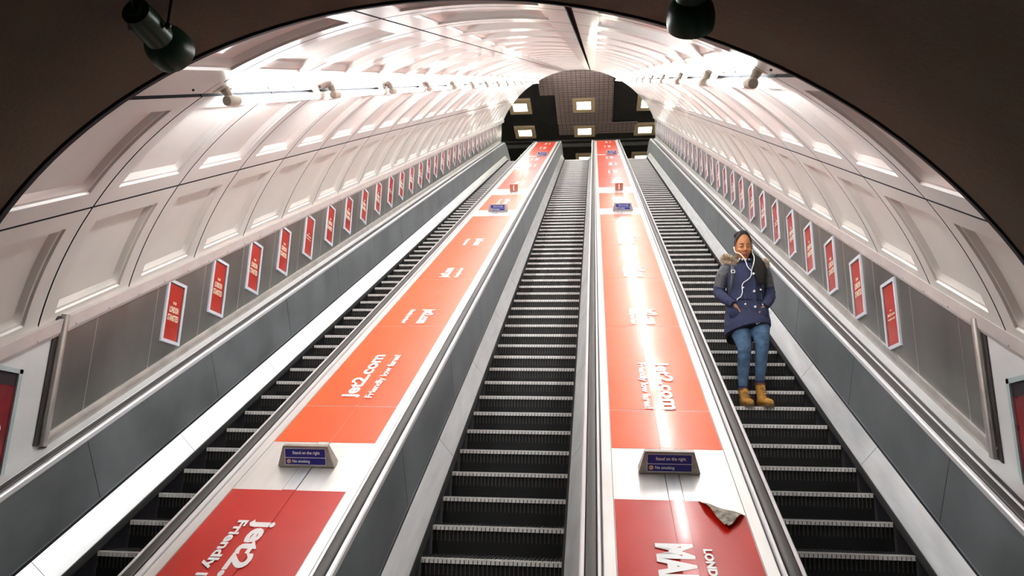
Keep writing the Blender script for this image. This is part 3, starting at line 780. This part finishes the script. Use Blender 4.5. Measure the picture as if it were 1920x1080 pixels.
# ------------------------------------------------------------------ the woman on the right-hand escalator
def person():
    O=Vector((1.62,8.0,S3(0,PHASE['R']+PITCH_S*6,N0).z))
    r=root('person',O,0,0,'woman in navy fur-hooded coat, jeans and wheat boots standing on right-hand escalator','person')
    V=lambda *a:O+Vector(a)
    def remeshed(name,mb,mats,vox,parent,smooth_it=3,label=None):
        me=mesh_from('tmp',mb,mats,0); o=bpy.data.objects.new('tmp',me); COL.objects.link(o)
        md=o.modifiers.new('r','REMESH'); md.mode='VOXEL'; md.voxel_size=vox
        ms=o.modifiers.new('s','SMOOTH'); ms.iterations=smooth_it; ms.factor=.5
        bpy.context.view_layer.update()
        m2=bpy.data.meshes.new_from_object(o.evaluated_get(bpy.context.evaluated_depsgraph_get()))
        bpy.data.objects.remove(o); inv=ROOTM[parent.name].inverted(); m2.transform(inv); m2.name=name
        m2.polygons.foreach_set('use_smooth',[True]*len(m2.polygons))
        if not m2.materials: 
            for k in mats: m2.materials.append(M[k])
        q=bpy.data.objects.new(name,m2); COL.objects.link(q); q.parent=parent; ROOTM[q.name]=ROOTM[parent.name]
        if label: q['label']=label
        return q
    def loft(mb,secs,seg=28,mi=0):   # secs: (cx,cy,cz,rx,ry[,tiltx]) horizontal ellipses; tiltx = dz per x
        rs=[]
        for sct in secs:
            cx,cy,cz,rx,ry=sct[:5]; tl=sct[5] if len(sct)>5 else 0
            rs.append([V(cx+rx*cos(2*pi*j/seg),cy+ry*sin(2*pi*j/seg),cz+tl*rx*cos(2*pi*j/seg)+(sct[6] if len(sct)>6 else 0)*sin(2*pi*j/seg)) for j in range(seg)])
        mb.rings(rs,mi)
    hx,hy,hz=-.022,-.055,1.722                 # head centre
    HR=Euler((radians(14),radians(-1),radians(4))).to_matrix()
    H=lambda x,y,z:V(hx,hy,hz)+HR@Vector((x*1.04,y,z*1.10))
    # ---- body: one continuous skin surface
    mb=MB()
    vs=[];fs=[];ns,nr=40,28
    for i in range(nr+1):
        t=pi*i/nr; z=.158*cos(t)
        for j in range(ns):
            a=2*pi*j/ns; X=cos(a); Y=sin(a); st=sin(t)**.85
            wz=1.0 if z>-.02 else 1-(.34*((-.02-z)/.138)**1.3)
            x=.083*st*X*wz; y=(.100 if Y>0 else .088)*st*Y*(1.0 if z>-.02 else 1-.12*((-.02-z)/.138))
            if Y<0 and z<-.02: y-= .008*(-Y)*st
            if Y>0 and z<-.03: y*=1-.35*((-.03-z)/.128)
            vs.append(H(x,y,z))
    for i in range(nr):
        for j in range(ns): fs.append((i*ns+j,(i+1)*ns+j,(i+1)*ns+(j+1)%ns,i*ns+(j+1)%ns))
    mb.add(vs,fs)
    mb.tube([H(0,-.086,.022),H(0,-.097,-.005),H(0,-.108,-.030),H(0,-.098,-.042)],[.009,.011,.016,.010],12)      # nose
    for sx in (-1,1):
        mb.ell(H(sx*.014,-.094,-.034),(.010,.010,.008)); mb.ell(H(sx*.034,-.077,.010),(.017,.010,.010))            # nostril wings, eyelids
        mb.ell(H(sx*.034,-.083,.032),(.022,.008,.007)); mb.ell(H(sx*.046,-.060,-.030),(.024,.022,.024))            # brow ridge, cheeks
        mb.ell(H(sx*.085,.006,-.004),(.008,.018,.030))                                                              # ears
    mb.ell(H(0,-.089,-.068),(.024,.011,.010)); mb.ell(H(0,-.080,-.118),(.026,.018,.018)); mb.ell(H(0,.0,.04),(.08,.09,.11))
    mb.tube([H(0,.015,-.08),V(-.015,.0,1.56),V(-.012,.01,1.48)],[.052,.054,.07],20)
    loft(mb,[(-.012,0,1.52,.10,.07),(-.012,0,1.46,.17,.10),(-.01,0,1.35,.165,.115),(-.01,0,1.15,.14,.11),(-.01,0,1.0,.165,.12),(-.01,0,.90,.16,.12)])
    arms={-1:[(-.17,.0,1.48),(-.240,.0,1.40),(-.284,.018,1.24),(-.235,-.075,1.14),(-.180,-.132,1.080)],1:[(.15,.0,1.48),(.203,.0,1.40),(.238,.018,1.24),(.205,-.075,1.125),(.158,-.132,1.060)]}
    for sx in (-1,1):
        a=arms[sx]; mb.tube([V(*q) for q in a],[.05,.045,.038,.030,.024],14)
        # hand slipping into the pocket: palm, four fingers, thumb
        w_=Vector(a[4]); dirn=Vector((-sx*.45,-.10,-.88)).normalized(); acr=Vector((-sx*.75,-.4,.35)).normalized()
        pc=w_+dirn*.05; mb.tube([V(*w_),V(*(w_+dirn*.04)),V(*(w_+dirn*.085))],[(.026,.018),(.036,.016),(.034,.013)],14,side=acr)
        for f,(o_,ln) in enumerate(((-.027,.062),(-.009,.072),(.009,.068),(.026,.052))):
            b=w_+dirn*.082+acr*o_; m1=b+dirn*ln*.5+Vector((0,-.004,0)); e=b+dirn*ln+Vector((0,.010,0)); mb.tube([V(*b),V(*m1),V(*e)],[.0095,.009,.007],8)
        b=w_+dirn*.03-acr*.028*1; mb.tube([V(*b),V(*(b+dirn*.03-acr*.022)),V(*(b+dirn*.055-acr*.030))],[.012,.011,.008],8)
    legs={-1:[(-.095,0,.95),(-.092,-.06,.78),(-.070,-.105,.61),(-.082,-.045,.42),(-.095,-.035,.20),(-.095,-.03,.10)],1:[(.085,.0,.95),(.102,-.07,.80),(.110,-.105,.66),(.100,-.03,.46),(.083,.0,.26),(.085,.005,.13)]}
    lr=[.10,.088,.058,.053,.035,.034]
    for sx in (-1,1):
        mb.tube([V(*q) for q in legs[sx]],lr,16)
        f=legs[sx][-1]; mb.tube([V(f[0],f[1]+.03,.06),V(f[0]+.005,f[1]-.06,.05),V(f[0]+.012,f[1]-.13,.035)],[.03,.032,.022],12)
    remeshed('body',mb,['skin'],.0055,r,2)
    # ---- face details
    body=[c for c in r.children][0]
    mb=MB()
    mb.tube([H(-.026,-.094,-.067),H(-.010,-.1015,-.0625),H(0,-.1035,-.065),H(.010,-.1015,-.0625),H(.026,-.094,-.067)],[.002,.005,.0045,.005,.002],8)
    mb.tube([H(-.024,-.094,-.073),H(0,-.1035,-.0785),H(.024,-.094,-.073)],[.002,.0075,.002],8); build('lips',mb,'lip',r)
    for sx in (-1,1):
        mb=MB(); mb.tube([H(sx*.014,-.093,.028),H(sx*.034,-.0935,.035),H(sx*.058,-.075,.029)],[.003,.0038,.0015],6); build('eyebrow',mb,'brow',r)
        mb=MB(); mb.tube([H(sx*.017,-.0875,.004),H(sx*.034,-.0905,-.001),H(sx*.052,-.0775,.003)],[.0014,.0026,.0014],6); build('eyelashes',mb,'brow',r)
    # ---- hair
    mb=MB(); vs=[];fs=[];ns,nr=40,18
    for i in range(nr+1):
        t=(.56*pi)*i/nr; 
        for j in range(ns):
            a=2*pi*j/ns; Y=sin(a); front=max(0,-Y)
            tt=t*(1-.60*front**.9)     # hairline lifts at the brow
            vs.append(H(.0885*sin(tt)**.85*cos(a),(.106 if Y>0 else .094)*sin(tt)**.85*Y,.166*cos(tt)+.004))
    for i in range(nr):
        for j in range(ns): fs.append((i*ns+j,(i+1)*ns+j,(i+1)*ns+(j+1)%ns,i*ns+(j+1)%ns))
    mb.add(vs,fs); mb.ell(H(-.005,.080,.120),(.070,.055,.050)); mb.tube([H(.03,.09,.12),H(.075,.085,.02),V(.075,.03,1.62)],[.04,.04,.04],12)
    build('hair',mb,'hair',r,smooth=60)
    mb=MB(); mb.tube([V(.065,.02,1.66),V(.10,-.045,1.60),V(.115,-.12,1.52),V(.120,-.155,1.44),V(.125,-.165,1.36),V(.130,-.16,1.29)],[(.03,.03),(.052,.03),(.070,.026),(.076,.022),(.060,.018),(.02,.01)],16,side=(1,0,0))
    for q in range(16):
        u=-.06+.008*q; mb.tube([V(.10+u*.5,-.06,1.60),V(.118+u,-.160+.25*abs(u),1.46),V(.126+u*.9,-.175+.25*abs(u),1.28+.03*random.random())],[.006,.008,.002],5)
    build('ponytail',mb,'hair',r,smooth=60)
    mb=MB(); mb.tube([H(.090*cos(q),-.020-.050*abs(sin(q)) ,.02+.140*sin(q)) if 0 else H(-.0895*cos(q),-.034,.000+.158*sin(q)) for q in [pi*i/24 for i in range(25)]],(0.0035),6)
    build('headband',mb,'band',r)
    # ---- coat
    mb=MB()
    loft(mb,[(-.012,-.022,.80,.238,.200,.20,-.045),(-.012,-.018,.88,.240,.192,.12,-.02),(-.012,-.005,1.0,.226,.160),(-.012,-.005,1.12,.196,.142),(-.010,-.005,1.20,.192,.140),(-.010,-.005,1.32,.200,.146),(-.010,0,1.43,.205,.135),(-.010,0,1.50,.196,.115),(-.010,.0,1.545,.140,.095),(-.010,-.005,1.565,.09,.085)],40)
    # lower pockets puff
    for sx in (-1,1): mb.ell(V(-.012+sx*.135,-.115,.985),(.075,.05,.085))
    coat=remeshed('coat',mb,['navyj'],.007,r,2)
    mb=MB(); loft(mb,[(-.012,-.012,.770,.222,.180,.20,-.07),(-.012,-.015,.83,.226,.183,.2,-.05)],40); build('coat_lining',mb,'lining2',coat)
    mb=MB(); seg=30
    rs=[[V(-.010+ (rx)*cos(2*pi*j/seg),-.012+ry*sin(2*pi*j/seg),z+dz*sin(2*pi*j/seg)) for j in range(seg)] for rx,ry,z,dz in ((.098,.085,1.540,.0),(.105,.098,1.575,.02),(.098,.095,1.618,.035),(.086,.083,1.618,.035),(.080,.075,1.56,.0))]
    mb.rings(rs,0,True,False); build('collar',mb,'navyj',coat)
    # hood lying on the back
    mb=MB(); mb.ell(V(-.01,.11,1.545),(.19,.085,.085)); build('hood',mb,'navyj',coat)
    # sleeves: grey quilted shoulders above, navy below
    for sx,pts in ((-1,[(-.150,.0,1.505),(-.205,.0,1.475),(-.245,.0,1.40),(-.268,.01,1.32),(-.288,.02,1.24),(-.262,-.04,1.17),(-.212,-.105,1.110),(-.168,-.150,1.062)]),(1,[(.130,.0,1.505),(.180,.0,1.475),(.208,.0,1.40),(.226,.01,1.32),(.242,.02,1.24),(.230,-.04,1.16),(.188,-.105,1.095),(.145,-.150,1.042)])):
        rad=[.062,.074,.072,.066,.062,.058,.050,.043]
        mb=MB(); P3=[V(*q) for q in pts]
        fine=[];fr=[]
        for i in range(len(P3)-1):
            for q in range(5):
                u=q/5; fine.append(P3[i].lerp(P3[i+1],u)); rr=rad[i]*(1-u)+rad[i+1]*u; fr.append(rr)
        fine.append(P3[-1]); fr.append(rad[-1])
        kk=len(fine)
        for i in range(kk): 
            if i>18: fr[i]*=1+.05*sin(i*1.9)
        mb.tube(fine,fr,22)
        nf=22
        for fi in range(len(mb.f)):
            if len(mb.f[fi])==4 and fi//nf<17: mb.m[fi]=1
        sl=build('sleeve',mb,['navyj','greyq'],coat,smooth=70); sl['label']='coat sleeve, grey quilted above and navy below'
    # fur trim
    mb=MB(); path=[(-.095,-.085,1.535),(-.155,-.065,1.575),(-.205,-.02,1.605),(-.195,.06,1.615),(-.10,.13,1.61),(0,.15,1.60),(.11,.13,1.585),(.195,.06,1.575),(.215,-.02,1.555),(.195,-.075,1.515),(.165,-.105,1.475)]
    fp=[V(*q) for q in path]; fr=[.030,.042,.046,.046,.044,.044,.044,.044,.040,.032,.018]
    mb.tube(fp,[q*.62 for q in fr],12,1)
    rnd=random.Random(3)
    for i in range(4600):
        t=rnd.random()*(len(fp)-1); a=int(t); u=t-a; c=fp[a].lerp(fp[a+1],u); rr=fr[a]*(1-u)+fr[a+1]*u
        d=Vector((rnd.gauss(0,1),rnd.gauss(0,1),rnd.gauss(0,1))); tan=(fp[a+1]-fp[a]).normalized(); d=(d-tan*d.dot(tan)*.6).normalized()
        b=c+d*rr*.55; e=c+d*rr*(1.1+.55*rnd.random())+Vector((rnd.gauss(0,.006),rnd.gauss(0,.006),rnd.gauss(0,.006))); sd=d.cross(tan); 
        if sd.length<1e-3: continue
        sd=sd.normalized()*.0022; s2=d.cross(sd).normalized()*.0022
        mb.add([b-sd-s2,b+sd-s2,b+s2*1.5,e],[(0,1,3),(1,2,3),(2,0,3),(2,1,0)],0 if rnd.random()<.85 else 1)
    build('fur_trim',mb,['fur','furd'],coat,smooth=0)
    # placket, seams, pocket flaps, drawstrings
    mb=MB(); zs=[1.50,1.40,1.30,1.20,1.10,1.0,.92,.86,.845]; ysf=[-.125,-.150,-.156,-.150,-.152,-.166,-.176,-.178,-.178]
    rs=[[V(.042+.026*q,y-.006+(.004 if q else 0),z) for q in (-1,1)]+[V(.042+.026*q,y+.02,z) for q in (1,-1)] for z,y in zip(zs,ysf)]
    mb.rings(rs); build('placket',mb,'navyj',coat)
    mb=MB(); mb.tube([V(-.012+.203*cos(a),-.005+.149*sin(a),1.125) for a in [pi+pi*i/20 for i in range(21)]],.005,6); build('waist_cord',mb,'navyj',coat)
    for sx in (-1,1):
        mb=MB(); c=V(-.012+sx*.135,-.160,1.035); mb.box((-.062,-.008,-.022),(.062,.012,.018),0,T=lambda X,Y,Z:(c.x+X,c.y+Y+abs(X)*.25,c.z+Z+sx*X*.55)); build('pocket_flap',mb,'navyj',coat)
    mb=MB()
    mb.tube([V(-.055,-.158,1.20),V(-.05,-.163,1.12),V(-.048,-.175,1.02)],.0022,6); mb.tube([V(-.045,-.172,1.06),V(-.015,-.184,.985),V(-.002,-.188,.955)],.0022,6); mb.tube([V(.125,-.14,1.19),V(.125,-.145,1.07)],.0022,6); build('drawstring',mb,'strap',coat)
    for x,y,z,rr in ((.050,-.166,1.395,.013),(.047,-.164,1.205,.013),(.047,-.170,1.035,.013),(.070,-.196,.865,.012),(.048,-.196,.855,.013),(-.062,-.158,1.245,.010),(-.052,-.170,1.065,.010),(-.190,-.125,1.045,.010),(.118,-.142,1.225,.010),(.128,-.155,1.065,.009),(-.075,-.112,1.575,.009),(-.048,-.122,1.568,.009),(-.010,-.124,1.565,.009),(.022,-.122,1.568,.008)):
        mb=MB(); mb.tube([V(x,y+.010,z),V(x,y-.004,z),V(x,y-.008,z)],[rr,rr,rr*.7],14); build('button',mb,'button',coat)
    mb=MB(); mb.box((-.004,-.003,-.03),(.004,.003,.03),0,T=lambda X,Y,Z:V(.022+X,-.190+Y,.875+Z).to_tuple()); build('zip_end',mb,'trim',coat)
    # ---- jeans
    mb=MB(); jr=[.115,.102,.070,.061,.043,.043]
    for sx in (-1,1):
        pts=[V(*q) for q in legs[sx]]; fine=[];fr=[]
        stop=4
        for i in range(stop):
            for q in range(8):
                u=q/8; fine.append(pts[i].lerp(pts[i+1],u)); g_=jr[i]*(1-u)+jr[i+1]*u
                if i in(1,2): g_*=1+.03*sin(q*2.4+sx)
                fr.append(g_)
        fine.append(pts[stop]); fr.append(jr[stop]); mb.tube(fine,fr,20)
    loft(mb,[(-.005,0,.88,.19,.125),(-.005,0,.97,.185,.13)],28)
    jeans=remeshed('jeans',mb,['denim'],.007,r,3)
    for sx in (-1,1):
        q=legs[sx][4]; mb=MB(); mb.tube([V(q[0],q[1],q[2]-.018),V(q[0],q[1],q[2]-.012),V(q[0],q[1]-.001,q[2]+.022)],[.047,.050,.050],20); build('cuff',mb,'denimd',jeans)
    # ---- boots
    for sx in (-1,1):
        an=legs[sx][4]; tx=.045 if sx<0 else .065; lift=0 if sx<0 else .012
        heel=Vector((an[0]-.004,an[1]+.045,.0)); toe=Vector((an[0]+tx*.75,-.205 if sx<0 else -.215,0))
        ax=(toe-heel); L=ax.length; ax.normalize(); sd=Vector((-ax.y,ax.x,0)); k=1.0 if sx<0 else 1.04
        top=an[2]-.012
        mb=MB(); secs=[(0,.030,.055,.050),(.10,.040,.062,.060),(.30,.043,.060,.060),(.50,.046,.050,.050),(.70,.052,.042,.043),(.88,.048,.036,.036),(.97,.036,.030,.027),(1.0,.016,.026,.014)]
        rs=[]
        for t,wd,cz,rz in secs:
            c=heel+ax*L*t; rs.append([V(*(c+sd*wd*k*cos(2*pi*j/18)+Vector((0,0,cz*1.0+.010+rz*sin(2*pi*j/18)*.98)))) for j in range(18)])
        mb.rings(rs)
        a0=heel+ax*.075; mb.tube([V(a0.x,a0.y,.06),V(a0.x*.7+an[0]*.3,a0.y*.6+an[1]*.4,.12),V(an[0],an[1],top)],[(.046,.060),(.046,.055),(.050,.054)],20,side=tuple(sd))
        b=remeshed('boot',mb,['boot'],.005,r,2); b['label']='wheat yellow lace-up boot'
        mb=MB(); rs=[]
        for t,wd,cz,rz in secs:
            c=heel+ax*(L*1.03*t-.008); wd=wd*k+.006
            rs.append([V(*(c+sd*wd*q+Vector((0,0,z)))) for q,z in ((-1,.001),(1,.001),(1,.026),(-1,.026))])
        mb.rings(rs); build('sole',mb,'sole',b)
        mb=MB(); mb.tube([V(an[0],an[1],top-.012),V(an[0],an[1],top+.012)],[.056,.054],20); build('padded_collar',mb,'collar',b)
        mb=MB()
        lo0=heel+ax*.200+Vector((0,0,.098)); lo1=Vector((an[0],an[1]-.056,top-.022))
        for q in range(6):
            u=q/5; c=lo0.lerp(lo1,u)+Vector((0,-.006*sin(pi*u),0)); w_=.024-.004*u
            mb.tube([V(*(c-sd*w_+Vector((0,.012,-.006)))),V(*(c+Vector((0,-.003,.004)))),V(*(c+sd*w_+Vector((0,.012,-.006))))],.0034,6)
        build('laces',mb,'sole',b)
    # ---- earphones and backpack are things of their own
    e=root('earphones',V(.0,-.17,1.35),0,0,'white wired earphones running from the woman to her coat pocket','earphones')
    mb=MB()
    def curve(pts,rad=.0048):
        pts=[Vector(q) for q in pts]; out=[]
        for i in range(len(pts)-1):
            p0=pts[max(i-1,0)];p1=pts[i];p2=pts[i+1];p3=pts[min(i+2,len(pts)-1)]
            for q in range(6):
                t=q/6; out.append(.5*((2*p1)+(-p0+p2)*t+(2*p0-5*p1+4*p2-p3)*t*t+(-p0+3*p1-3*p2+p3)*t*t*t))
        out.append(pts[-1]); mb.tube([V(*q) for q in out],rad,8)
    Hl=lambda x,y,z:(H(x,y,z)-O)
    curve([Hl(-.093,-.015,-.010),Hl(-.088,-.050,-.050),(-.075,-.13,1.63),(-.040,-.142,1.585),(-.018,-.150,1.53),(-.005,-.165,1.47),(.030,-.172,1.425)])
    curve([Hl(.090,-.015,-.050),(.072,-.13,1.60),(.066,-.165,1.55),(.050,-.185,1.49),(.036,-.182,1.45),(.030,-.172,1.425)])
    curve([(.030,-.172,1.425),(.022,-.170,1.37),(-.005,-.165,1.335),(-.055,-.163,1.30),(-.075,-.165,1.26),(-.075,-.168,1.20),(-.09,-.165,1.15),(-.125,-.165,1.125),(-.135,-.165,1.105)])
    build('cable',mb,'cable',e)
    for q in (Hl(-.094,-.012,-.006),Hl(.092,-.012,-.030)):
        mb=MB(); mb.ell(V(*q),(.009,.010,.012)); mb.tube([V(*q),V(q[0],q[1]-.01,q[2]-.03)],.004,8); build('earbud',mb,'cable',e)
    b=root('backpack',V(0,.2,1.2),0,0,'dark backpack on the woman, its grey shoulder straps and square buckles showing','backpack')
    mb=MB(); mb.ell(V(-.01,.20,1.22),(.15,.085,.22)); build('pack',mb,'strap',b)
    for sx in (-1,1):
        x=-.010+sx*.135
        mb=MB(); mb.tube([V(x,.11,1.50),V(x,.05,1.568),V(x,-.04,1.555),V(x*1.03,-.108,1.49),V(x*1.1,-.135,1.40),V(x*1.17,-.118,1.29),V(x*1.3,-.03,1.16),V(x*1.1,.10,1.10)],[(.018,.006)]*8,8,side=(1,0,0)); st=build('shoulder_strap',mb,'strap',b)
        mb=MB(); c=V(x*1.08,-.142,1.425)
        for a_,b_ in (((-.022,-.020),(.022,-.012)),((-.022,.012),(.022,.020)),((-.022,-.020),(-.013,.020)),((.013,-.020),(.022,.020))):
            mb.box((c.x+a_[0],c.y-.012,c.z+a_[1]),(c.x+b_[0],c.y-.002,c.z+b_[1]))
        build('buckle',mb,'button' if sx<0 else 'lampcap',st)
person()
